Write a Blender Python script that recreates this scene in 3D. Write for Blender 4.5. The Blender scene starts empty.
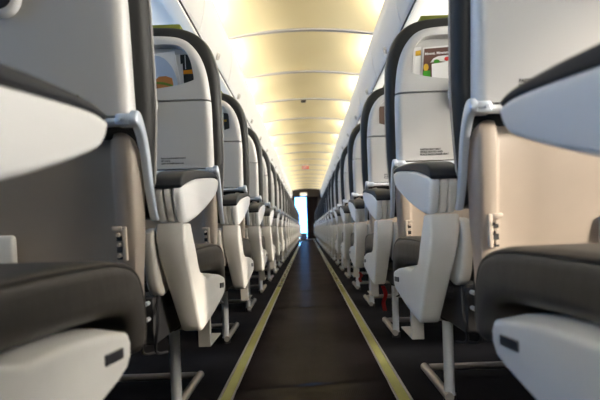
import bpy, bmesh, math, random
from mathutils import Vector, Matrix
random.seed(4)
S = bpy.context.scene
COL = S.collection
PI = math.pi
PITCH = 0.787            # seat pitch
SC = 0.55                # distance of an aisle seat's centre from the aisle's middle line
NROW = 25
CAM_H = 0.5

# ------------------------------------------------------------------ materials
def mat(name, col, rough=0.5, metal=0.0, bump=None, spec=0.5, coat=0.0, emit=None, var=0.0, vscale=6.0):
    m = bpy.data.materials.new(name); m.use_nodes = True
    nt = m.node_tree; b = nt.nodes['Principled BSDF']
    b.inputs['Base Color'].default_value = (*col, 1)
    b.inputs['Roughness'].default_value = rough
    b.inputs['Metallic'].default_value = metal
    b.inputs['Specular IOR Level'].default_value = spec
    b.inputs['Coat Weight'].default_value = coat
    tc = nt.nodes.new('ShaderNodeTexCoord')
    if emit:
        b.inputs['Emission Color'].default_value = (*emit[0], 1)
        b.inputs['Emission Strength'].default_value = emit[1]
    if var > 0:
        n = nt.nodes.new('ShaderNodeTexNoise'); n.inputs['Scale'].default_value = vscale
        n.inputs['Detail'].default_value = 5
        r = nt.nodes.new('ShaderNodeValToRGB')
        r.color_ramp.elements[0].position = 0.3; r.color_ramp.elements[1].position = 0.7
        r.color_ramp.elements[0].color = (*[c*(1-var) for c in col], 1)
        r.color_ramp.elements[1].color = (*[min(1, c*(1+var)) for c in col], 1)
        nt.links.new(tc.outputs['Object'], n.inputs['Vector'])
        nt.links.new(n.outputs['Fac'], r.inputs['Fac'])
        nt.links.new(r.outputs['Color'], b.inputs['Base Color'])
    if bump:
        sc, st, di = bump
        n = nt.nodes.new('ShaderNodeTexNoise'); n.inputs['Scale'].default_value = sc
        n.inputs['Detail'].default_value = 4
        bp = nt.nodes.new('ShaderNodeBump'); bp.inputs['Strength'].default_value = st
        bp.inputs['Distance'].default_value = di
        nt.links.new(tc.outputs['Object'], n.inputs['Vector'])
        nt.links.new(n.outputs['Fac'], bp.inputs['Height'])
        nt.links.new(bp.outputs['Normal'], b.inputs['Normal'])
    return m

M = {}
M['shell'] = mat('shell_plastic', (.53, .525, .515), .36, bump=(900, .05, .0005))
M['lower'] = mat('lower_back_plastic', (.50, .43, .36), .42, bump=(700, .06, .0005), var=.05, vscale=9)
M['leather'] = mat('dark_grey_leather', (.016, .016, .0158), .5, spec=.25, bump=(260, .25, .0006))
M['cushion'] = mat('cushion_leather', (.046, .041, .036), .42, spec=.4, bump=(14, .5, .004), var=.12)
M['pad'] = mat('armrest_pad_rubber', (.013, .015, .020), .5, bump=(500, .1, .0004), spec=.3)
M['arm'] = mat('armrest_plastic', (.62, .60, .56), .40)
M['panel'] = mat('armrest_panel_plastic', (.66, .66, .66), .33)
M['shroud'] = mat('shroud_plastic', (.64, .63, .60), .40, var=.03, vscale=12, bump=(800, .04, .0004))
M['cover'] = mat('recline_cover_plastic', (.50, .48, .44), .45)
M['badge'] = mat('badge_black', (.03, .03, .035), .35)
M['alu'] = mat('brushed_aluminium', (.72, .75, .80), .30, metal=.35, bump=(300, .05, .0003))
M['arm_metal'] = mat('tray_arm_metal', (.55, .61, .70), .30, metal=.5)
M['bar'] = mat('baggage_bar_metal', (.45, .42, .39), .32, metal=.5)
M['dark'] = mat('dark_frame', (.02, .02, .022), .5)
M['black'] = mat('black_rubber', (.012, .012, .014), .6)
M['thread'] = mat('stitch_thread', (.35, .34, .32), .7)
M['print'] = mat('black_print', (.03, .03, .03), .7)
M['green'] = mat('green_headrest_cover', (.13, .15, .012), .75, bump=(300, .2, .001))
M['red'] = mat('red_strap', (.35, .02, .02), .7)
M['bin'] = mat('bin_plastic', (.80, .80, .79), .32)
M['lip'] = mat('bin_lip_plastic', (.72, .70, .64), .4)
M['psu'] = mat('service_panel_plastic', (.84, .79, .70), .45)
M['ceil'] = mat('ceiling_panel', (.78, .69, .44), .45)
M['rib'] = mat('ceiling_rib', (.40, .385, .40), .5)
M['wall'] = mat('side_wall', (.72, .71, .68), .5)
M['farwall'] = mat('far_wall', (.022, .017, .015), .6, spec=.2)
M['white'] = mat('white_plastic', (.8, .8, .8), .35)
M['yellow'] = mat('glow_strip', (.62, .60, .23), .22, var=.13, vscale=4, coat=.6)
M['rim'] = mat('strip_rim', (.32, .30, .28), .35)
M['curtain'] = mat('curtain_cloth', (.012, .008, .007), .9, spec=.1)

def carpet(name, c, rough, ridge, sp):
    m = bpy.data.materials.new(name); m.use_nodes = True
    nt = m.node_tree; b = nt.nodes['Principled BSDF']
    tc = nt.nodes.new('ShaderNodeTexCoord')
    w = nt.nodes.new('ShaderNodeTexWave'); w.wave_type = 'BANDS'; w.bands_direction = 'X'
    w.inputs['Scale'].default_value = ridge; w.inputs['Distortion'].default_value = .6
    w.inputs['Detail'].default_value = 1
    n = nt.nodes.new('ShaderNodeTexNoise'); n.inputs['Scale'].default_value = 350; n.inputs['Detail'].default_value = 3
    ad = nt.nodes.new('ShaderNodeMath'); ad.operation = 'ADD'
    bp = nt.nodes.new('ShaderNodeBump'); bp.inputs['Strength'].default_value = .35; bp.inputs['Distance'].default_value = .0012
    n2 = nt.nodes.new('ShaderNodeTexNoise'); n2.inputs['Scale'].default_value = 3; n2.inputs['Detail'].default_value = 6
    r = nt.nodes.new('ShaderNodeValToRGB')
    r.color_ramp.elements[0].position = .35; r.color_ramp.elements[1].position = .7
    r.color_ramp.elements[0].color = (*[x*.75 for x in c], 1); r.color_ramp.elements[1].color = (*[x*1.3 for x in c], 1)
    L = nt.links.new
    L(tc.outputs['Object'], w.inputs['Vector']); L(tc.outputs['Object'], n.inputs['Vector']); L(tc.outputs['Object'], n2.inputs['Vector'])
    L(w.outputs['Fac'], ad.inputs[0]); L(n.outputs['Fac'], ad.inputs[1]); L(ad.outputs[0], bp.inputs['Height'])
    df = nt.nodes.new('ShaderNodeBsdfDiffuse'); gl = nt.nodes.new('ShaderNodeBsdfGlossy'); mx = nt.nodes.new('ShaderNodeMixShader')
    gl.inputs['Roughness'].default_value = rough; mx.inputs['Fac'].default_value = sp
    L(bp.outputs['Normal'], df.inputs['Normal']); L(n2.outputs['Fac'], r.inputs['Fac']); L(r.outputs['Color'], df.inputs['Color'])
    L(df.outputs[0], mx.inputs[1]); L(gl.outputs[0], mx.inputs[2])
    nt.nodes.remove(b); L(mx.outputs[0], nt.nodes['Material Output'].inputs['Surface'])
    return m
M['aisle'] = carpet('aisle_runner', (.017, .0128, .0138), .25, 55, .032)
M['floor'] = carpet('side_carpet', (.015, .0145, .0165), .5, 40, .008)

# ------------------------------------------------------------------ mesh helpers
def finish(me, m, ang=35):
    me.materials.clear(); me.materials.append(m)
    for p in me.polygons: p.use_smooth = True; p.material_index = 0
    me.set_sharp_from_angle(angle=math.radians(ang))
    return me

def bm_mesh(bm, name, m, ang=35):
    bmesh.ops.recalc_face_normals(bm, faces=bm.faces[:])
    me = bpy.data.meshes.new(name); bm.to_mesh(me); bm.free()
    return finish(me, m, ang)

def catmull(pts, n=5, closed=True):
    out = []; N = len(pts)
    rng = range(N) if closed else range(N-1)
    for i in rng:
        if closed: p0, p1, p2, p3 = pts[i-1], pts[i], pts[(i+1) % N], pts[(i+2) % N]
        else: p0, p1, p2, p3 = pts[max(i-1, 0)], pts[i], pts[i+1], pts[min(i+2, N-1)]
        for k in range(n):
            t = k/n
            out.append(tuple(.5*((2*b)+(-a+c)*t+(2*a-5*b+4*c-d)*t*t+(-a+3*b-3*c+d)*t**3) for a, b, c, d in zip(p0, p1, p2, p3)))
    if not closed: out.append(tuple(pts[-1]))
    return out

def area(p): return sum(p[i-1][0]*p[i][1]-p[i][0]*p[i-1][1] for i in range(len(p)))/2

def prism_bm(pts, lo, hi, bevel, mapf, seg=4):
    """outline (a,b) swept from lo to hi along c, edges rounded, then mapped (a,b,c) -> (x,y,z)"""
    if area(pts) < 0: pts = pts[::-1]
    cu = bpy.data.curves.new('t', 'CURVE'); cu.dimensions = '2D'; cu.fill_mode = 'BOTH'
    sp = cu.splines.new('POLY'); sp.points.add(len(pts)-1)
    for q, p in zip(sp.points, pts): q.co = (p[0], p[1], 0, 1)
    sp.use_cyclic_u = True
    h = (hi-lo)/2; bevel = min(bevel, h*.98)
    cu.extrude = h-bevel; cu.bevel_depth = bevel; cu.bevel_resolution = seg; cu.offset = -bevel
    o = bpy.data.objects.new('t', cu); COL.objects.link(o)
    dg = bpy.context.evaluated_depsgraph_get(); dg.update()
    me = bpy.data.meshes.new_from_object(o.evaluated_get(dg))
    bpy.data.objects.remove(o); bpy.data.curves.remove(cu)
    bm = bmesh.new(); bm.from_mesh(me); bpy.data.meshes.remove(me)
    bmesh.ops.remove_doubles(bm, verts=bm.verts[:], dist=2e-5)
    mid = (hi+lo)/2
    for v in bm.verts: v.co = Vector(mapf(v.co.x, v.co.y, v.co.z+mid))
    bmesh.ops.recalc_face_normals(bm, faces=bm.faces[:])
    return bm

def box_bm(bm, x0, x1, y0, y1, z0, z1, bev=0, seg=2, mapf=None):
    r = bmesh.ops.create_cube(bm, size=1)['verts']
    for v in r: v.co = Vector((x0+(v.co.x+.5)*(x1-x0), y0+(v.co.y+.5)*(y1-y0), z0+(v.co.z+.5)*(z1-z0)))
    if bev:
        es = list({e for v in r for e in v.link_edges})
        q = bmesh.ops.bevel(bm, geom=es, offset=bev, segments=seg, affect='EDGES', profile=.5)
        r = list({v for f in q['faces'] for v in f.verts})
    return r

def tube_bm(bm, pts, r, n=10, caps=True):
    pts = [Vector(p) for p in pts]; rings = []
    up = None
    for i, p in enumerate(pts):
        d = (pts[min(i+1, len(pts)-1)]-pts[max(i-1, 0)]).normalized()
        if up is None:
            up = Vector((0, 0, 1)) if abs(d.z) < .9 else Vector((1, 0, 0))
        a = d.cross(up).normalized(); b = a.cross(d).normalized(); up = b
        rr = r[i] if isinstance(r, (list, tuple)) else r
        rings.append([bm.verts.new(p+rr*(math.cos(2*PI*k/n)*a+math.sin(2*PI*k/n)*b)) for k in range(n)])
    for A, B in zip(rings, rings[1:]):
        for k in range(n): bm.faces.new((A[k], A[(k+1) % n], B[(k+1) % n], B[k]))
    if caps: bm.faces.new(rings[0][::-1]); bm.faces.new(rings[-1])

def cyl_bm(bm, c, ax, r, h, n=20, r2=None):
    a = Vector(ax).normalized()
    tube_bm(bm, [Vector(c)-a*h/2, Vector(c)+a*h/2], [r, r2 if r2 else r], n)

def text_mesh(body, size, m, spacing=1.0, thick=.0003, align='LEFT'):
    cu = bpy.data.curves.new('t', 'FONT'); cu.body = body; cu.size = size; cu.extrude = thick
    cu.align_x = align; cu.space_line = spacing; cu.offset = size*.03
    o = bpy.data.objects.new('t', cu); COL.objects.link(o)
    dg = bpy.context.evaluated_depsgraph_get(); dg.update()
    me = bpy.data.meshes.new_from_object(o.evaluated_get(dg))
    bpy.data.objects.remove(o); bpy.data.curves.remove(cu)
    me.materials.clear(); me.materials.append(m)
    return me

def link(name, me, parent=None, loc=None):
    o = bpy.data.objects.new(name, me); COL.objects.link(o)
    if parent: o.parent = parent
    if loc: o.location = loc
    return o

def thing(name, label, cat, loc=(0, 0, 0), group=None):
    o = bpy.data.objects.new(name, None); COL.objects.link(o); o.location = loc
    o.empty_display_size = .1
    o['label'] = label; o['category'] = cat
    if group: o['group'] = group
    return o

def tag(o, label, cat, group=None):
    o['label'] = label; o['category'] = cat
    if group: o['group'] = group
    return o

def struct(name, bm, m, ang=35):
    o = link(name, bm_mesh(bm, name, m, ang)); o['kind'] = 'structure'; return o

ORD = ['nearest', 'second', 'third', 'fourth', 'fifth', 'sixth', 'seventh', 'eighth', 'ninth', 'tenth', 'eleventh', 'twelfth',
       'thirteenth', 'fourteenth', 'fifteenth', 'sixteenth', 'seventeenth', 'eighteenth', 'nineteenth', 'twentieth',
       'twenty-first', 'twenty-second', 'twenty-third', 'twenty-fourth', 'twenty-fifth']

# ------------------------------------------------------------------ the aisle seat (u: away from aisle, v: ahead, z: up)
V0 = .45
def vback(z): return .118-.165*(z-.72)            # rear face of the leaning shell
SHELL = [(.217, .64), (.218, .72), (.221, .86), (.222, .96), (.210, 1.07), (.176, 1.142), (.120, 1.178), (.0, 1.187)]
LEATH = [(.220, .53), (.227, .60), (.240, .72), (.246, .82), (.248, 1.0), (.240, 1.10), (.203, 1.180), (.13, 1.222), (.0, 1.232)]
def sym(half):
    l = catmull(half, 5, False)
    return [(SC-h, z) for h, z in l] + [(SC+h, z) for h, z in l[::-1][1:]]
POCKET = [(.55, 1.150), (.45, 1.150), (.412, 1.136), (.390, 1.105), (.380, 1.06), (.379, 1.037), (.386, 1.028), (.45, 1.013), (.55, 1.002)]
pk = catmull(POCKET, 4, False)
POCKET_P = pk + [(2*SC-a, b) for a, b in pk[::-1][1:-1]]

def make_seat(s):
    """one aisle seat; s=-1 stands left of the aisle, s=1 right of it"""
    root = thing('airplane_seat', '', 'seat')
    T = lambda u, v, z: (s*(u-SC), v-V0, z)
    def add(name, bm, m, parent=root, ang=35):
        return link(name, bm_mesh(bm, name, m, ang), parent)
    lean = lambda off: (lambda a, b, c: T(a, vback(b)+off+c, b))

    # back: leather body, plastic shell above, folded tray table below the groove
    bk = add('backrest', prism_bm(sym(LEATH), .040, .112, .028, lean(0), 5), M['leather'])
    bm = bmesh.new()
    for q in (-1, 1):
        pts = catmull([(h, z) for h, z in LEATH[1:]], 5, False)
        tube_bm(bm, [T(SC+q*(h+.0005), vback(z)+.076, z) for h, z in pts], .003, 5)
    add('stitching', bm, M['thread'], bk)
    bm = bmesh.new()
    box_bm(bm, SC-.125, SC+.125, .055, .125, 1.00, 1.2385, .006, 2)
    for v in bm.verts: v.co = Vector(T(v.co.x, vback(v.co.z)+v.co.y, v.co.z))
    add('headrest_cover', bm, M['green'])

    base = prism_bm(sym(SHELL), 0, .05, .030, lean(0), 5)
    up = base.copy(); lo = base; 
    gz = .966
    for b_, co, no in ((up, gz, (0, 0, -1)), (lo, gz-.006, (0, 0, 1))):
        g = b_.verts[:]+b_.edges[:]+b_.faces[:]
        r = bmesh.ops.bisect_plane(b_, geom=g, plane_co=(0, 0, co), plane_no=no, clear_outer=True)
        bmesh.ops.holes_fill(b_, edges=[e for e in r['geom_cut'] if isinstance(e, bmesh.types.BMEdge)])
    g = lo.verts[:]+lo.edges[:]+lo.faces[:]
    r = bmesh.ops.bisect_plane(lo, geom=g, plane_co=(0, 0, .729), plane_no=(0, 0, -1), clear_outer=True)
    bmesh.ops.holes_fill(lo, edges=[e for e in r['geom_cut'] if isinstance(e, bmesh.types.BMEdge)])
    # pocket opening cut out of the upper shell
    sh = link('back_shell', bm_mesh(up, 'back_shell', M['shell']), root)
    cut = link('cut', bm_mesh(prism_bm(POCKET_P, -.05, .036, .0001, lean(0), 0), 'cut', M['shell']))
    bo = sh.modifiers.new('b', 'BOOLEAN'); bo.object = cut; bo.operation = 'DIFFERENCE'; bo.solver = 'EXACT'
    bm = bmesh.new(); box_bm(bm, SC-.163, SC+.163, .0112, .0375, .971, 1.10)
    for v in bm.verts: v.co = Vector(T(v.co.x, vback(v.co.z)+v.co.y, v.co.z))
    cut2 = link('cut', bm_mesh(bm, 'cut', M['shell']))
    b2_ = sh.modifiers.new('c', 'BOOLEAN'); b2_.object = cut2; b2_.operation = 'DIFFERENCE'; b2_.solver = 'EXACT'
    dg = bpy.context.evaluated_depsgraph_get(); dg.update()
    me = bpy.data.meshes.new_from_object(sh.evaluated_get(dg)); sh.modifiers.clear(); bpy.data.objects.remove(cut2)
    sh.data = me; finish(me, M['shell'], 32)
    bpy.data.objects.remove(cut)
    tray = link('tray_table', bm_mesh(lo, 'tray_table', M['shell']), root)
    # latch over the groove
    bm = bmesh.new()
    zc = .952
    for (ru, rz, a, b) in ((.040, .044, -.012, .002), ):
        prof = [(SC+ru*math.cos(t*PI/12), zc+rz*math.sin(t*PI/12)) for t in range(24)]
        bmesh.ops.reverse_faces(bm, faces=[])
        bm = prism_bm(prof, -.014, .004, .006, lean(0), 3)
    la = add('tray_latch', bm, M['white'], tray)
    la['label'] = 'pale oval tray latch'
    prof = [(SC+.029*math.cos(t*PI/12), zc+.033*math.sin(t*PI/12)) for t in range(24)]
    b2 = prism_bm(prof, -.018, -.010, .003, lean(0), 2)
    # knob stays a sub-part of the tray, beside the latch ring
    kn = add('latch_knob', b2, M['dark'], tray)
    # printed notice
    body = 'Fasten seat belt while seated\nLife vest is\nunder or beside your seat' if s < 0 else 'FASTEN SEAT BELT\nWHILE SEATED AND\nPLACE BAGS UNDER SEAT'
    me = text_mesh(body, .0086, M['print'], 1.05)
    us = -.516 if s < 0 else .413
    width = max(v.co.x for v in me.vertices); k = (.088 if s < 0 else .103)/width
    for v in me.vertices:
        z = .764+v.co.y; x = us+v.co.x*k
        v.co = Vector((x-s*SC, vback(z)-.0006-v.co.z-V0, z))
    link('notice_text', me, tray)
    # bar, hinges and arms of the tray
    bm = bmesh.new()
    tube_bm(bm, [T(.352, .118, .716), T(.748, .118, .716)], .0085, 10)
    add('hinge_bar', bm, M['alu'])
    for q in (-1, 1):
        e = lambda u: SC+q*(u-SC) if q < 0 else u
        mu = (lambda u: u) if q < 0 else (lambda u: 2*SC-u)
        prof = catmull([(.094, .722), (.106, .735), (.128, .728), (.150, .700), (.168, .660), (.184, .600), (.200, .55), (.212, .53),
                        (.200, .527), (.186, .548), (.166, .595), (.150, .650), (.130, .688), (.112, .704), (.096, .708)], 4)
        a_ = prism_bm(prof, .313, .329, .004, lambda a, b, c: T(mu(c), a, b), 2)
        ar = add('tray_arm', a_, M['arm_metal'])
        bm = bmesh.new()
        x0, x1 = sorted((mu(.318), mu(.357)))
        vs = box_bm(bm, x0, x1, .098, .130, .706, .729, .005, 2)
        cyl_bm(bm, (mu(.326), .096, .717), (0, 1, 0), .0035, .006, 10)
        cyl_bm(bm, (mu(.344), .096, .717), (0, 1, 0), .0035, .006, 10)
        for v in bm.verts: v.co = Vector(T(*v.co))
        add('hinge', bm, M['arm_metal'], ar)
    # lower back: raised flanges at both sides, sunk middle
    bm = bmesh.new()
    zs = [.36, .40, .5, .6, .66, .688, .700, .704]
    us_ = [(-.217, .05), (-.217, .022), (-.214, .008), (-.208, .001), (-.198, 0), (-.178, 0), (-.172, .004), (-.166, .022), (-.158, .026), (-.08, .026), (0, .024)]
    us_ = us_ + [(-a, b) for a, b in us_[::-1][1:]]
    def vl(z): return .125+.030*max(0, (.70-z)/.34)
    rows = []
    for i, z in enumerate(zs):
        sh_ = [.016, .014, .005, 0, .002, .010, .022, .036][i]; back = [0, 0, 0, 0, .002, .008, .018, .032][i]
        row = []
        for a, b in us_:
            lim = .217-sh_; a2 = max(-lim, min(lim, a))
            row.append(bm.verts.new(T(SC+a2, vl(z)+b+back, z)))
        rows.append(row)
    for A, B in zip(rows, rows[1:]):
        for k in range(len(us_)-1): bm.faces.new((A[k], A[k+1], B[k+1], B[k]))
    ob = bmesh.ops.solidify(bm, geom=bm.faces[:], thickness=-.004)
    lowp = add('lower_back_panel', bm, M['lower'], root, 50)
    # screwed bracket on the aisle-side flange
    bm = bmesh.new()
    for (a0, a1, z0, z1, t) in ((.357, .366, .448, .515, .006), (.366, .386, .507, .516, .007)):
        box_bm(bm, a0, a1, vl(.48)-t, vl(.48)+.006, z0, z1, .002, 2)
    for z in (.458, .480, .499):
        cyl_bm(bm, (.373, vl(z)-.004, z), (0, 1, 0), .004, .010, 10)
    for v in bm.verts: v.co = Vector(T(*v.co))
    br = add('hinge_bracket', bm, M['lower'], lowp)
    bm = bmesh.new()
    for z0, z1 in ((.450, .456), (.464, .476), (.487, .498)):
        box_bm(bm, .364, .378, vl(.48)-.002, vl(.48)+.004, z0, z1)
    for v in bm.verts: v.co = Vector(T(*v.co))
    add('bracket_slot', bm, M['black'], lowp)

    bm = bmesh.new(); box_bm(bm, .592, .655, vl(.47)+.012, vl(.47)+.030, .425, .506, .008, 3)
    for v in bm.verts: v.co = Vector(T(*v.co))
    add('panel_clip', bm, M['arm'], lowp)
    # armrest: two ribs behind, pale teardrop panel on the aisle side, dark pad on top
    PR = [(.219, .597), (.280, .612), (.355, .628), (.48, .645), (.583, .656), (.626, .656), (.640, .648), (.618, .618), (.56, .594), (.46, .563), (.39, .545), (.322, .530), (.262, .521), (.238, .530), (.225, .56)]
    prof = catmull(PR, 4)
    dish = lambda a, b, c: T(c, a, b)
    def shrink(p, k):
        cx, cy = .42, .59
        return [(cx+(a-cx)*k, cy+(b-cy)*(1-(1-k)*1.4)) for a, b in p]
    pa = add('armrest', prism_bm(shrink(prof, .985), .290, .306, .003, dish, 2), M['arm'])
    add('armrest_rib', prism_bm(shrink(prof, .985), .308, .326, .004, dish, 2), M['arm'], pa)
    add('armrest_panel', prism_bm(prof, .2645, .289, .009, dish, 4), M['panel'], pa)
    top = [(.216, .595), (.270, .610), (.355, .628), (.48, .644), (.583, .655), (.634, .654)]
    pad = catmull(top, 4, False)
    outl = [(.640, .662), (.60, .668), (.50, .664), (.40, .655), (.31, .645), (.25, .634), (.218, .617), (.211, .602)]
    padp = pad + catmull(outl, 4, False)
    add('armrest_pad', prism_bm(padp, .2650, .327, .005, dish, 3), M['pad'], pa)

    # side shroud: upright behind the armrest sweeping forward below the cushion
    rear = [(.228, .520), (.225, .485), (.235, .452), (.251, .422), (.270, .392), (.292, .355), (.318, .312), (.340, .276), (.352, .262)]
    bot = [(.366, .258), (.44, .265), (.52, .276), (.60, .290), (.645, .298)]
    fro = [(.676, .307), (.690, .322), (.692, .352), (.684, .364)]
    topl = [(.63, .375), (.56, .384), (.50, .388), (.44, .390), (.397, .394), (.362, .404), (.345, .420), (.330, .450), (.303, .490), (.283, .520)]
    prof = rear + bot + fro + topl
    def shr(a, b, c):
        k = max(0, min(1, (.47-b)/.22))
        u = c
        if c > .30: u = c-.020*k*(c-.2645)/.07
        # top of the forward foot slopes away from the aisle
        z = b
        if a > .40 and b > .34 and c < .285: z = b-.010*(1-(c-.2645)/.0205)
        return T(u, a, z)
    so = add('side_shroud', prism_bm(prof, .2645, .329, .007, shr, 3), M['shroud'])
    bm = bmesh.new()
    box_bm(bm, .2622, .270, .600, .656, .3295, .3445, .001, 1)
    for v in bm.verts:
        v.co.z += (v.co.y-.628)*-.07
        v.co = Vector(T(*v.co))
    ba = add('badge', bm, M['badge'], so)
    # recline covers at both sides of the back
    for u0, u1 in ((.331, .357), (.743, .769)):
        prof = catmull([(.222, .50), (.30, .51), (.38, .48), (.385, .42), (.35, .375), (.29, .357), (.248, .375), (.228, .43)], 4)
        add('recline_cover', prism_bm(prof, u0, u1, .008, dish, 3), M['cover'])
    # cushion
    prof = catmull([(.345, .390), (.340, .42), (.355, .448), (.40, .459), (.48, .462), (.62, .463), (.73, .458), (.795, .438), (.825, .39),
                    (.832, .335), (.822, .305), (.802, .296), (.784, .310), (.772, .350), (.71, .376), (.50, .388), (.38, .386)], 4)
    cu = add('seat_cushion', prism_bm(prof, .286, .792, .022, lambda a, b, c: T(c, a, b+(.012*(1-((c-SC)/.26)**2) if b > .43 else 0)), 5), M['cushion'])
    bm = bmesh.new()
    ed = catmull([(.342, .425), (.352, .442), (.385, .452), (.48, .456), (.62, .457), (.725, .452), (.788, .430), (.816, .388), (.823, .335), (.816, .308)], 4, False)
    for uu in (.2905, .7875):
        bm = bmesh.new(); tube_bm(bm, [T(uu, a, b+.001) for a, b in ed], .0032, 6)
        add('piping', bm, M['cushion'], cu)
    # frame under the cushion
    bm = bmesh.new()
    for v in (.36, .60): tube_bm(bm, [T(.32, v, .335), T(.80, v, .335)], .02, 10)
    box_bm_T = []
    r = box_bm(bm, .345, .395, .26, .62, .25, .36, .006, 1)
    for v in r: v.co = Vector(T(*v.co))
    add('seat_frame', bm, M['dark'])
    for z, v in ((.31, .262), (.345, .262)):
        bm = bmesh.new(); cyl_bm(bm, T(.36, v-.012, z), (0, 1, 0), .005, .02, 10)
        add('frame_bolt', bm, M['alu'])
    bm = bmesh.new()
    for k, (a, b) in enumerate(((.345, .28), (.372, .27))):
        tube_bm(bm, catmull([T(a, b, .37), T(a-.008, b-.03, .30), T(a+.012, b+.01, .23), T(a+.02, .40, .20)], 5, False), .0035, 6)
    add('cable', bm, M['black'])
    # legs, floor bar, baggage bar, bracket
    LU = .378; LV = .515
    bu, bv = .365, .746
    for lu in (LU, .745):
        bm = bmesh.new()
        tube_bm(bm, [T(lu, LV-.005, .245), T(lu, LV-.002, .225), T(lu, LV, .03)], [.0125, .0145, .0145], 16)
        tube_bm(bm, [T(lu, LV, .03), T(lu, LV, .004)], .0165, 14)
        lg = add('leg', bm, M['alu'])
        bm = bmesh.new(); tube_bm(bm, [T(lu, LV, .026), T(lu, LV, .002)], .018, 14)
        add('foot', bm, M['black'], lg)
        bm = bmesh.new()
        tube_bm(bm, [T(lu, LV-.01, .255), T(lu, LV-.004, .238)], .019, 14)
        add('leg_collar', bm, M['black'], lg)
    bm = bmesh.new()
    tube_bm(bm, [T(LU-.006, LV-.02, .024), T(bu, bv, .036)], .0125, 12)
    add('floor_bar', bm, M['bar'])
    bm = bmesh.new()
    tube_bm(bm, [T(bu+.015, bv, .032), T(.80, bv, .032)], .0115, 12)
    add('baggage_bar', bm, M['bar'])
    bm = bmesh.new()
    box_bm(bm, .266, .298, .453, .457, .196, .300, .001, 1)
    box_bm(bm, .266, .298, .457, .60, .196, .200, .001, 1)
    box_bm(bm, .294, .298, .457, .60, .200, .300, .001, 1)
    for v in bm.verts: v.co = Vector(T(*v.co))
    add('support_bracket', bm, M['cover'])
    return root

protos = {s: make_seat(s) for s in (-1, 1)}
SMALL = {'notice_text', 'frame_bolt', 'cable', 'bracket_slot', 'hinge_bracket', 'stitching', 'piping', 'latch_knob', 'leg_collar', 'foot', 'badge', 'hinge'}
def kids(o): return CH.get(o.name, [])
CH = {}
for o in list(COL.objects):
    if o.parent: CH.setdefault(o.parent.name, []).append(o)
def copy_seat(src, far):
    r = src.copy(); COL.objects.link(r)
    for c in kids(src):
        if far and c.name.split('.')[0] in SMALL: continue
        d = c.copy(); COL.objects.link(d); d.parent = r
        for g in kids(c):
            if far and g.name.split('.')[0] in SMALL: continue
            e = g.copy(); COL.objects.link(e); e.parent = d
    return r
LAB = {
 (-1, 0): 'nearest left seat, big dark leather cushion and blurred pale armrest at left frame edge',
 (1, 0): 'nearest right seat, big dark leather cushion and blurred blue-grey armrest at right frame edge',
 (-1, 1): 'second left seat from the camera, its grey back shell filling the upper left edge',
 (1, 1): 'second right seat from the camera, its sunlit cream back filling the upper right edge',
 (-1, 2): 'third left seat from the camera, burger magazine and dark magazine in its back pocket',
 (1, 2): 'third right seat from the camera, brown food magazine in its back pocket',
 (-1, 3): 'fourth left seat from the camera, orange leaflet in its back pocket',
 (1, 3): 'fourth right seat from the camera, plain dark booklet in its back pocket',
}
SEAT = {}
for s in (-1, 1):
    for k in range(NROW):
        o = protos[s] if k == 0 else copy_seat(protos[s], k > 8)
        o.location = (s*SC, k*PITCH+V0, 0)
        side = 'left' if s < 0 else 'right'
        o['label'] = LAB.get((s, k), f'grey-backed aisle seat with dark leather edge, {ORD[k]} from the camera on the {side}')
        o['group'] = f'aisle seats in the {side} row'
        SEAT[s, k] = o

KEEP = {'backrest', 'back_shell', 'tray_table', 'lower_back_panel', 'seat_cushion'}
for s in (-1, 1):
    for k in range(NROW):
        for q in (1, 2):
            r = protos[s].copy(); COL.objects.link(r); r.location = (s*(SC+.51*q), k*PITCH+V0, 0)
            side = 'left' if s < 0 else 'right'
            r['label'] = f'seat hidden between the window wall and the {side} row of aisle seats'
            r['group'] = f'middle and window seats behind the {side} aisle seats'
            for c in kids(protos[s]):
                if c.name.split('.')[0] not in KEEP: continue
                d = c.copy(); COL.objects.link(d); d.parent = r
                for g in kids(c):
                    if g.name.split('.')[0] in KEEP:
                        e = g.copy(); COL.objects.link(e); e.parent = d
# ------------------------------------------------------------------ things in the pockets and under seats
C2, S2 = math.cos(math.radians(2)), math.sin(math.radians(2))
def at(px, py, d):
    dx, dy = px-307.5, 228-py
    return ((dx*C2+dy*S2)*d/470, CAM_H+(-dx*S2+dy*C2)*d/470)
def flat(name, pts, row, off, m, th=.0012, parent=None, bevel=.0):
    """a thin sheet standing in the pocket of a row, off metres ahead of the shell's rear face"""
    bm = bmesh.new()
    v0 = row*PITCH
    f_ = [bm.verts.new((x, v0+vback(z)+off, z)) for x, z in pts]
    b_ = [bm.verts.new((x, v0+vback(z)+off+th, z)) for x, z in pts]
    n = len(pts)
    bm.faces.new(f_); bm.faces.new(b_[::-1])
    for i in range(n): bm.faces.new((f_[i], f_[(i+1) % n], b_[(i+1) % n], b_[i]))
    o = link(name, bm_mesh(bm, name, m), parent); return o
def pm(name, c, r=.35): return mat(name, c, r)
paper = pm('white_paper', (.75, .75, .75)); blue = pm('pale_blue_print', (.38, .47, .62)); 
bun = pm('bun_print', (.42, .17, .05)); lett = pm('lettuce_print', (.12, .22, .03)); dred = pm('dark_red_print', (.08, .01, .012))
night = pm('dark_cover_print', (.02, .022, .026)); orange = pm('orange_print', (.75, .27, .01)); brown = pm('brown_cover_print', (.10, .045, .035))
green = pm('green_print', (.05, .30, .02)); yel = pm('yellow_print', (.60, .36, .03)); red = pm('red_print', (.5, .02, .02)); tan = pm('tan_print', (.09, .055, .04))
def ell(cx, cy, rx, ry, n=16, a0=0, a1=2*PI):
    return [(cx+rx*math.cos(a0+(a1-a0)*i/n), cy+ry*math.sin(a0+(a1-a0)*i/n)) for i in range(n)]
d2 = 2*PITCH+.065
A = lambda pts, d: [at(x, y, d) for x, y in pts]
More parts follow.
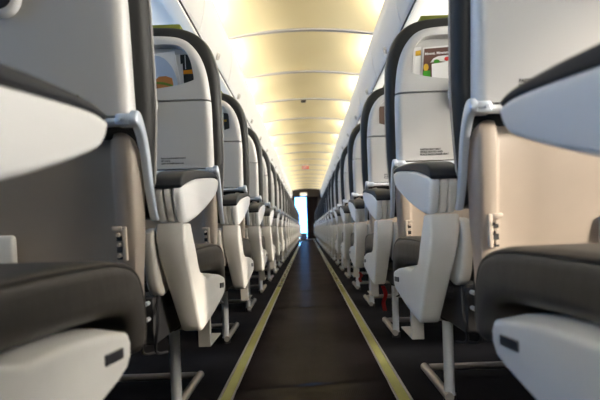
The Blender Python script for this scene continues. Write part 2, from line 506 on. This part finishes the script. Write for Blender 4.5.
# left, third row: burger magazine, leaflets, dark magazine
mg = thing('magazine', 'white and blue magazine with a burger picture, in the third left seat pocket', 'magazine', (0, 0, 0), 'magazines in seat pockets')
flat('cover', A([(136, 56), (174, 51), (180.5, 92), (136, 96)], d2), 2, .016, paper, .003, mg)
arc = [(136, 57)]+[(155+22*math.sin(t*PI/2/8), 89-33.5*math.cos(t*PI/2/8)) for t in range(9)]+[(178.5, 92), (136, 95)]
flat('cover_picture', A(arc, d2), 2, .0145, blue, .001, mg)
flat('burger_picture', A([(155, 78), (158, 75.5), (165, 75), (171, 77), (172, 83), (171, 88), (156, 90)], d2), 2, .0130, bun, .001, mg)
flat('salad_picture', A([(155, 80.5), (163, 81), (171.5, 83.5), (171.5, 85.5), (163, 83.5), (155, 82.5)], d2), 2, .0118, lett, .0008, mg)
flat('dark_red_picture', A([(150, 67), (152, 72), (155, 78), (156, 90), (149, 90)], d2), 2, .0125, dred, .001, mg)  # dark red shape printed on the cover
lf = thing('leaflet', 'narrow stack of white leaflets between two magazines in a left seat pocket', 'leaflet', (0, 0, 0))
flat('front_leaflet', A([(176, 64), (181.5, 62.5), (182.5, 92), (177, 92)], d2), 2, .020, paper, .002, lf)
flat('back_leaflet', A([(172, 54), (179, 53.5), (180.5, 92), (173, 92)], d2), 2, .023, paper, .002, lf)
dm = thing('magazine', 'black magazine with an orange band, beside the burger magazine', 'magazine', (0, 0, 0), 'magazines in seat pockets')
flat('cover', A([(178, 53.5), (188.5, 53), (194.5, 92), (180, 93)], d2), 2, .027, night, .003, dm)
flat('band', A([(180, 68.5), (190.5, 67.5), (191, 71.5), (180.5, 72)], d2), 2, .0258, orange, .001, dm)
flat('stripe', A([(183.5, 54), (184.3, 54), (184.5, 67), (183.7, 67)], d2), 2, .0258, paper, .001, dm)
# right, third row
rm = thing('magazine', 'brown magazine with white lettering and green bottle picture, in the third right seat pocket', 'magazine', (0, 0, 0), 'magazines in seat pockets')
flat('cover', A([(423.5, 47), (466, 43), (466, 88), (422, 86)], d2), 2, .018, paper, .003, rm)
flat('cover_picture', A([(424.8, 48.3), (466, 45), (466, 88), (423.5, 86)], d2), 2, .0168, brown, .001, rm)
arc = [(430+14*t/8, 61.5-4.5*math.sin(t*PI/2/8)) for t in range(9)]
flat('swoosh', A([(431, 61.5), (434, 57.5), (439, 55.2), (452, 53.8), (466, 53), (466, 60), (452, 61), (440, 60)], d2), 2, .0158, paper, .0008, rm)
flat('bottle_picture', A([(424.5, 69.5), (431.5, 69), (432, 80), (424, 80)], d2), 2, .0145, green, .001, rm)
flat('cap_picture', A(ell(427, 66, 2.6, 3.4), d2), 2, .0145, yel, .001, rm)
flat('herb_picture', A(ell(437.5, 60.3, 3, 1.9), d2), 2, .0145, green, .001, rm)
flat('tomato_picture', A(ell(447.5, 57.8, 2.4, 2), d2), 2, .0145, red, .001, rm)
me = text_mesh('Mmmi, Mmmm', 1, paper, 1, .02)
wd = max(v.co.x for v in me.vertices)
(xa, za), (xb, zb) = at(425.3, 54.3, d2), at(449, 52.4, d2)
for v in me.vertices:
    t = v.co.x/wd; x = xa+(xb-xa)*t; z = za+(zb-za)*t+v.co.y*.0115
    v.co = Vector((x, 2*PITCH+vback(z)+.0160-v.co.z*.02, z))
link('cover_lettering', me, rm)
wc = thing('leaflet', 'white card leaning before the brown magazine in the right seat pocket', 'leaflet', (0, 0, 0))
flat('card', A([(432.5, 63), (466, 58), (466, 86), (434, 84)], d2), 2, .0122, paper, .002, wc)
wb = thing('leaflet', 'white leaflet with an orange-capped bottle, left of the brown magazine', 'leaflet', (0, 0, 0))
flat('sheet', A([(414.2, 46.5), (422, 45.5), (422.5, 84), (414, 84)], d2), 2, .024, paper, .002, wb)
flat('bottle_picture', A([(417, 54), (421, 54), (421.3, 82), (414.8, 82), (415.5, 66)], d2), 2, .0228, pm('bright_paper', (.85, .85, .85)), .001, wb)
flat('cap_picture', A([(416.2, 50), (421.6, 49), (421.8, 54), (416.4, 54.5)], d2), 2, .0218, yel, .001, wb)
# fourth row and beyond
d3 = 3*PITCH+.065
og = thing('leaflet', 'white leaflet with an orange oval, in the fourth left seat pocket', 'leaflet', (0, 0, 0))
flat('sheet', A([(216, 109), (223.2, 109.5), (223.5, 133), (216, 133)], d3), 3, .015, paper, .002, og)
flat('oval_picture', A(ell(221, 121, 2, 7.5), d3), 3, .0138, orange, .001, og)
dk = thing('magazine', 'black magazine in the fourth left seat pocket, beside the orange oval leaflet', 'magazine', (0, 0, 0), 'magazines in seat pockets')
flat('cover', A([(222, 112), (228, 113), (229, 133), (222, 133)], d3), 3, .022, night, .003, dk)
flat('band', A([(223.5, 119), (226, 119), (226, 121), (223.5, 121)], d3), 3, .0208, yel, .001, dk)
for s, k, m, w in ((1, 3, tan, 'dark tan booklet in the fourth right seat pocket'), (-1, 4, tan, 'tan booklet in the fifth left seat pocket'), (1, 4, night, 'dark booklet in the fifth right seat pocket'),
                (-1, 5, brown, 'brown booklet in the sixth left seat pocket'), (1, 5, tan, 'tan booklet in the sixth right seat pocket')):
    b = thing('booklet', w, 'booklet', (0, 0, 0), 'booklets in seat pockets')
    flat('cover', [(s*.392, 1.00), (s*.62, 1.00), (s*.62, 1.12), (s*.392, 1.115)], k, .018, m, .004, b)
    flat('page_block', [(s*.394, 1.00), (s*.62, 1.00), (s*.62, 1.117), (s*.394, 1.112)], k, .0222, paper, .003, b)
# red straps below right seats
for k, x, y0, y1 in ((1, 384.5, 286, 311), (2, 360.5, 272, 282)):
    d = k*PITCH+1.55
    bm = bmesh.new()
    pts = [at(x+o_, y, d) for y, o_ in ((y0, -1.5), ((y0*2+y1)/3, 1.2), ((y0+2*y1)/3, -.8), (y1, .6))]
    pts = catmull(pts, 4, False)
    A_ = [bm.verts.new((x_-.010, d+.004*math.sin(i), z)) for i, (x_, z) in enumerate(pts)]
    B_ = [bm.verts.new((x_+.010, d+.006+.004*math.sin(i), z)) for i, (x_, z) in enumerate(pts)]
    for i in range(len(pts)-1): bm.faces.new((A_[i], B_[i], B_[i+1], A_[i+1]))
    bmesh.ops.solidify(bm, geom=bm.faces[:], thickness=.002)
    o = link('strap', bm_mesh(bm, 'strap', M['red']), SEAT[1, k]); 
    o.location = -Vector(SEAT[1, k].location); o['label'] = 'red pull strap'

# ------------------------------------------------------------------ floor
YA, YB = -1.3, 20.6
WR = [1.47, 2.94, 3.76, 5.15, 6.0, 7.25, 9.4, 11.5, 14.0]
def wr(y, x):
    z = 0
    for i, c in enumerate(WR):
        a = .0105/c
        cc = c+.03*math.sin(x*5+i*1.7)-.012*math.cos(x*9+i)
        t = (y-cc)/.028
        if abs(t) < 4: z += a*math.exp(-t*t)*(.55+.45*math.cos(min(PI, abs(x+.0)*9)))
        z += .0001*math.sin(y*5.1+i)
    return z
bm = bmesh.new()
ys = []; y = YA
while y < YB:
    ys.append(y); y += .009 if 1.2 < y < 6 else (.014 if 6 <= y < 17 else .1)
ys.append(YB)
xs = [-.237+.474*i/18 for i in range(19)]
rows = [[bm.verts.new((x, y, .003+wr(y, x))) for x in xs] for y in ys]
for a, b in zip(rows, rows[1:]):
    for i in range(len(xs)-1): bm.faces.new((a[i], a[i+1], b[i+1], b[i]))
ar = link('carpet_runner', bm_mesh(bm, 'carpet_runner', M['aisle'], 60))
tag(ar, 'dark ribbed carpet runner down the middle of the aisle', 'carpet')
bm = bmesh.new(); box_bm(bm, -1.92, 1.92, YA, 23, -.06, 0)
struct('floor', bm, M['floor'])
for s in (-1, 1):
    t = thing('floor_path_strip', f'yellow-green glow strip along the {"left" if s < 0 else "right"} edge of the aisle', 'floor strip', (s*.259, 0, 0), 'glow strips beside the aisle')
    bm = bmesh.new(); box_bm(bm, -.0155, .0155, YA, YB, .0005, .0055, .0015, 1); link('strip', bm_mesh(bm, 'strip', M['yellow']), t)
    for a, b in ((.0165, .0225), (-.0225, -.0165)):
        bm = bmesh.new(); box_bm(bm, a, b, YA, YB, .0005, .0075, .002, 2); link('rim', bm_mesh(bm, 'rim', M['rim']), t)

# ------------------------------------------------------------------ ceiling, bins, walls
RP = 1.067; R0 = 3.99-7*RP
def cz(x, t):
    e = abs(2*t-1)
    return 2.30-.055*(x/.62)**2-.115*max(0, (e-.25)/.75)**2.2
bm = bmesh.new()
n = int((YB-R0)/RP)+1
for i in range(n):
    rows = []
    for j in range(21):
        t = j/20; y = R0+i*RP+.014+t*(RP-.028)
        rows.append([bm.verts.new((x*.037, y, cz(x*.037, t))) for x in range(-20, 21)])
    for a, b in zip(rows, rows[1:]):
        for k in range(40): bm.faces.new((a[k], b[k], b[k+1], a[k+1]))
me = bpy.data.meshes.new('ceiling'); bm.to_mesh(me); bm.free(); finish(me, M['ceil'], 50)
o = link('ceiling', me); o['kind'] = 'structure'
bm = bmesh.new()
for i in range(n+1):
    y = R0+i*RP
    prev = None
    for x in range(-20, 21):
        X = x*.037; z = cz(X, 0)-.010
        q = [bm.verts.new((X, y-.024, z+.03)), bm.verts.new((X, y-.018, z)), bm.verts.new((X, y+.018, z)), bm.verts.new((X, y+.024, z+.03))]
        if prev:
            for a in range(3): bm.faces.new((prev[a], q[a], q[a+1], prev[a+1]))
        prev = q
struct('trim_1', bm, M['rib'], 50)
bm = bmesh.new(); box_bm(bm, -1.8, 1.8, YA-.1, 23, 2.40, 2.46); struct('ceiling_2', bm, M['wall'])

BP = 1.067; B0 = 2.98-4*BP
DOOR = [(.612, 2.128), (.604, 2.10), (.600, 2.04), (.602, 1.97), (.610, 1.90), (.622, 1.84), (.636, 1.79), (.648, 1.769)]
def make_bin(s):
    t = thing('overhead_bin', '', 'overhead bin')
    L = BP-.009
    bm = bmesh.new(); rows = []
    pr = catmull(DOOR, 3, False)
    for y in (0, .006, L-.006, L):
        ins = .006 if y in (0, L) else 0
        rows.append([bm.verts.new((s*(x+ins-.6), y, z)) for x, z in pr])
    for a, b in zip(rows, rows[1:]):
        for k in range(len(pr)-1): bm.faces.new((a[k], a[k+1], b[k+1], b[k]))
    me = bpy.data.meshes.new('door'); 
    bmesh.ops.solidify(bm, geom=bm.faces[:], thickness=.006)
    d = link('door', bm_mesh(bm, 'door', M['bin'], 40), t)
    bm = bmesh.new()
    x0, x1 = sorted((s*(.668-.6), s*(1.60-.6)))
    box_bm(bm, x0, x1, 0, L, 1.775, 2.12)
    link('bin_body', bm_mesh(bm, 'bin_body', M['bin']), t)
    bm = bmesh.new()
    nrm = Vector((-s*.95, 0, -.35)).normalized()
    c = Vector((s*(.629-.6), L/2, 1.805))
    cyl_bm(bm, c, nrm, .030, .026, 24, .025)
    la = link('latch', bm_mesh(bm, 'latch', M['cover']), d)
    bm = bmesh.new(); cyl_bm(bm, c+nrm*.0135, nrm, .012, .004, 16)
    link('latch_button', bm_mesh(bm, 'latch_button', M['rim']), d)
    return t
bp = {s: make_bin(s) for s in (-1, 1)}
CH = {}
for o in list(COL.objects):
    if o.parent: CH.setdefault(o.parent.name, []).append(o)
for s in (-1, 1):
    k = 0; vis = 0
    while B0+k*BP < YB-BP:
        o = bp[s] if k == 0 else copy_seat(bp[s], False)
        y = B0+k*BP
        o.location = (s*.6, y+.003, 0)
        side = 'left' if s < 0 else 'right'
        w = ORD[max(0, k-3)] if k >= 3 else None
        o['label'] = f'white overhead bin, {w} from the camera on the {side}' if w else f'white overhead bin above and behind the camera on the {side}'
        o['group'] = f'overhead bins on the {side}' if w else f'overhead bins behind the camera, {side}'
        k += 1
for i, s in enumerate((-1, 1)):
    bm = bmesh.new()
    pr = [(.656, 1.750), (.658, 1.744), (.70, 1.737), (.742, 1.742), (.746, 1.750), (.746, 1.758), (.656, 1.756)]
    a = [bm.verts.new((s*x, YA, z)) for x, z in pr]; b = [bm.verts.new((s*x, YB, z)) for x, z in pr]
    for k in range(len(pr)): bm.faces.new((a[k], a[(k+1) % len(pr)], b[(k+1) % len(pr)], b[k]))
    struct(f'trim_{i+2}', bm, M['lip'])
    bm = bmesh.new(); x0, x1 = sorted((s*.75, s*1.86)); box_bm(bm, x0, x1, YA, YB, 1.760, 1.772); struct(f'trim_{i+4}', bm, M['psu'])
    # black gap line between door and lip
    bm = bmesh.new(); x0, x1 = sorted((s*.652, s*.74)); box_bm(bm, x0, x1, YA, YB, 1.766, 1.772); struct(f'trim_{i+6}', bm, M['dark'])
    # cove behind the bin's upper edge
    bm = bmesh.new(); x0, x1 = sorted((s*.615, s*1.86)); box_bm(bm, x0, x1, YA, YB, 2.121, 2.126); struct(f'trim_{i+8}', bm, M['bin'])
    bm = bmesh.new(); x0, x1 = sorted((s*.81, s*.83)); box_bm(bm, x0, x1, YA, YB, 2.126, 2.40); struct(f'trim_{i+10}', bm, M['bin'])
    # side wall with a row of windows
    bm = bmesh.new()
    W = .533; y = YA; nxt = .14; xw0, xw1 = sorted((s*1.86, s*1.92))
    box_bm(bm, xw0, xw1, YA, YB, 0, .92); box_bm(bm, xw0, xw1, YA, YB, 1.38, 2.40)
    while y < YB:
        box_bm(bm, xw0, xw1, y, min(YB, nxt), .92, 1.38); y = nxt+.34; nxt += W
    struct('wall_left' if s < 0 else 'wall_right', bm, M['wall'])
bm = bmesh.new()
box_bm(bm, -1.92, -.42, YA-.06, YA, 0, 2.40); box_bm(bm, -.16, 1.92, YA-.06, YA, 0, 2.40)
box_bm(bm, -.42, -.16, YA-.06, YA, 0, .75); box_bm(bm, -.42, -.16, YA-.06, YA, 1.50, 2.40)  # opening behind the camera, added to light the right-hand seat backs
struct('wall_back', bm, M['farwall'])

# far end: bulkhead with a bright doorway and a drawn curtain
DX0, DX1 = -.50, -.02
bm = bmesh.new()
box_bm(bm, -1.92, DX0, YB, YB+.06, 0, 2.40); box_bm(bm, .50, 1.92, YB, YB+.06, 0, 2.40)
box_bm(bm, DX0, .50, YB, YB+.06, 1.85, 2.40)
struct('wall_front', bm, M['farwall'])
bm = bmesh.new()
box_bm(bm, -1.92, -.62, 22.4, 22.46, 0, 2.40); box_bm(bm, .04, 1.92, 22.4, 22.46, 0, 2.4); box_bm(bm, -.62, .04, 22.4, 22.46, 0, .05); box_bm(bm, -.62, .04, 22.4, 22.46, 2.0, 2.4)
struct('wall_end', bm, M['wall'])
bm = bmesh.new()
nx = 40; rows = []
for z in (.02, 1.0, 1.86):
    rows.append([bm.verts.new((-.02+.52*i/nx, YB-.03+.025*math.sin(i*1.25), z)) for i in range(nx+1)])
for a, b in zip(rows, rows[1:]):
    for i in range(nx): bm.faces.new((a[i], a[i+1], b[i+1], b[i]))
bmesh.ops.solidify(bm, geom=bm.faces[:], thickness=.004)
tag(link('curtain', bm_mesh(bm, 'curtain', M['curtain'], 60)), 'dark brown curtain drawn across the right half of the far doorway', 'curtain')
bm = bmesh.new(); box_bm(bm, -.33, -.03, YB-.40, YB-.12, .004, .30, .02, 2)
t = thing('storage_box', 'dark blue box on the floor in front of the far bright doorway', 'box')
link('body', bm_mesh(bm, 'body', mat('navy_plastic', (.02, .035, .08), .5)), t)
bm = bmesh.new(); tube_bm(bm, catmull([(-.25, YB-.40, .24), (-.22, YB-.43, .25), (-.14, YB-.43, .25), (-.11, YB-.40, .24)], 4, False), .008, 8)
link('handle', bm_mesh(bm, 'handle', M['dark']), t)
t = thing('ceiling_lamp', 'white lamp panel above the bright doorway at the far end', 'lamp')
bm = bmesh.new(); box_bm(bm, -.28, .04, YB-.16, YB-.004, 1.90, 2.05, .05, 4); link('diffuser', bm_mesh(bm, 'diffuser', M['white']), t)
bm = bmesh.new(); box_bm(bm, -.31, .07, YB-.06, YB-.002, 1.88, 2.08, .01, 1); link('housing', bm_mesh(bm, 'housing', M['dark']), t)
# exit sign and vent on the ceiling
t = thing('exit_sign', 'small red exit sign hanging from the ceiling far down the aisle', 'sign')
ey = 12.45; ex = at(305.4, 167, ey)[0]
bm = bmesh.new(); box_bm(bm, ex-.09, ex+.09, ey, ey+.03, 2.065, 2.145, .004, 1); link('sign_box', bm_mesh(bm, 'sign_box', mat('sign_red', (.5, .03, .015), .4)), t)
bm = bmesh.new()
for q in (-.06, .06): box_bm(bm, ex+q-.006, ex+q+.006, ey+.01, ey+.02, 2.14, 2.212)
link('hanger', bm_mesh(bm, 'hanger', M['alu']), t)
me = text_mesh('EXIT', .06, paper, 1, .001, 'CENTER')
for v in me.vertices: v.co = Vector((ex+v.co.x, ey-.001-v.co.z, 2.083+v.co.y))
link('sign_lettering', me, t)
vx, vz = at(303.4, 101, 6.32)
t = thing('ceiling_vent', 'small dark grey vent in the middle of the ribbed ceiling', 'vent')
bm = bmesh.new(); box_bm(bm, vx-.035, vx+.035, 6.27, 6.37, 2.198, 2.216, .004, 1); link('frame', bm_mesh(bm, 'frame', mat('vent_grey', (.10, .085, .06), .5)), t)
bm = bmesh.new()
for q in range(5): box_bm(bm, vx-.028, vx+.028, 6.284+q*.016, 6.291+q*.016, 2.195, 2.199)
link('slat', bm_mesh(bm, 'slat', M['dark']), t)

# ------------------------------------------------------------------ light
def area_light(name, loc, dirv, sx, sy, power, col, spread=PI):
    l = bpy.data.lights.new(name, 'AREA'); l.shape = 'RECTANGLE'; l.size = sx; l.size_y = sy
    l.energy = power; l.color = col; l.spread = spread
    o = bpy.data.objects.new(name, l); COL.objects.link(o); o.location = loc
    d = Vector(dirv).normalized()
    zax = -d; yax = Vector((0, 1, 0)); xax = yax.cross(zax).normalized()
    o.rotation_euler = Matrix((xax, yax, zax)).transposed().to_euler()
    return o
LC, LL, LR, LW = 6.2, .8, 3.0, 28.0
for i in range(n):
    for s in (-1, 1):
        if i*RP+R0 < 1.0: continue
        area_light('cove_lamp', (s*.74, R0+(i+.46)*RP, 2.15), (-s, 0, .16), .03, .66, LC, (1, .87, .66))
# unseen sidewall strips under the bins, added as fill light on the seats
for s, p, c in ((-1, LL, (.50, .72, 1)), (1, LR, (1, .90, .76))):
    for i in range(8):
        area_light('sidewall_fill_lamp', (s*1.60, YA+1.45+i*2.9, 1.745), (-s*.75, 0, -1), .06, 2.8, p, c)

w = bpy.data.worlds.new('sky'); S.world = w; w.use_nodes = True
nt = w.node_tree; bg = nt.nodes['Background']
tc = nt.nodes.new('ShaderNodeTexCoord'); dp = nt.nodes.new('ShaderNodeVectorMath'); dp.operation = 'DOT_PRODUCT'
sd = Vector((.78, -.55, .22)).normalized(); dp.inputs[1].default_value = sd
rp = nt.nodes.new('ShaderNodeValToRGB')
e = rp.color_ramp.elements; e[0].position = 0; e[0].color = (.06, .21, .50, 1); e[1].position = 1; e[1].color = (2.6, 2.4, 2.1, 1)
m_ = e.new(.245); m_.color = (.06, .21, .50, 1); m_ = e.new(.29); m_.color = (.42, .50, .56, 1); m_ = e.new(.6); m_.color = (.9, .95, 1, 1)
mp = nt.nodes.new('ShaderNodeMapRange'); mp.inputs['From Min'].default_value = -1; mp.inputs['From Max'].default_value = 1
nt.links.new(tc.outputs['Generated'], dp.inputs[0]); nt.links.new(dp.outputs['Value'], mp.inputs['Value'])
nt.links.new(mp.outputs['Result'], rp.inputs['Fac']); nt.links.new(rp.outputs['Color'], bg.inputs['Color'])
bg.inputs['Strength'].default_value = LW
for s in (-1, 1):
    l = bpy.data.lights.new('window_portal', 'AREA'); l.shape = 'RECTANGLE'; l.size = .48; l.size_y = YB-YA
    l.cycles.is_portal = True
    o = bpy.data.objects.new('window_portal', l); COL.objects.link(o); o.location = (s*1.93, (YA+YB)/2, 1.15)
    o.rotation_euler = (0, math.radians(90*s), 0)

sl = bpy.data.lights.new('sun', 'SUN'); sl.energy = 15; sl.angle = math.radians(10); sl.color = (1, .86, .70)
so_ = bpy.data.objects.new('sun', sl); COL.objects.link(so_); so_.location = (6, -3, 4)
so_.rotation_euler = Vector((.87, -.42, .37)).to_track_quat('Z', 'Y').to_euler()
l = bpy.data.lights.new('added_opening_portal', 'AREA'); l.shape = 'RECTANGLE'; l.size = .26; l.size_y = .75; l.cycles.is_portal = True  # guides sky light through the opening added in the back wall
o = bpy.data.objects.new('added_opening_portal', l); COL.objects.link(o); o.location = (-.29, YA-.05, 1.125); o.rotation_euler = (PI/2, 0, PI)
# ------------------------------------------------------------------ camera
cam = bpy.data.cameras.new('camera'); co = bpy.data.objects.new('camera', cam); COL.objects.link(co)
co.location = (0, 0, CAM_H); co.rotation_euler = (math.radians(90), math.radians(2), 0)
cam.sensor_width = 36; cam.lens = 36*470/600; cam.shift_x = -7.5/600; cam.shift_y = 28/600
cam.clip_start = .02
cam.dof.use_dof = True; cam.dof.focus_distance = 1.65; cam.dof.aperture_fstop = 4.0
S.camera = co
S.view_settings.view_transform = 'Standard'; S.view_settings.look = 'None'; S.view_settings.gamma = 1
S.view_settings.exposure = 0.0
S.view_settings.use_curve_mapping = False
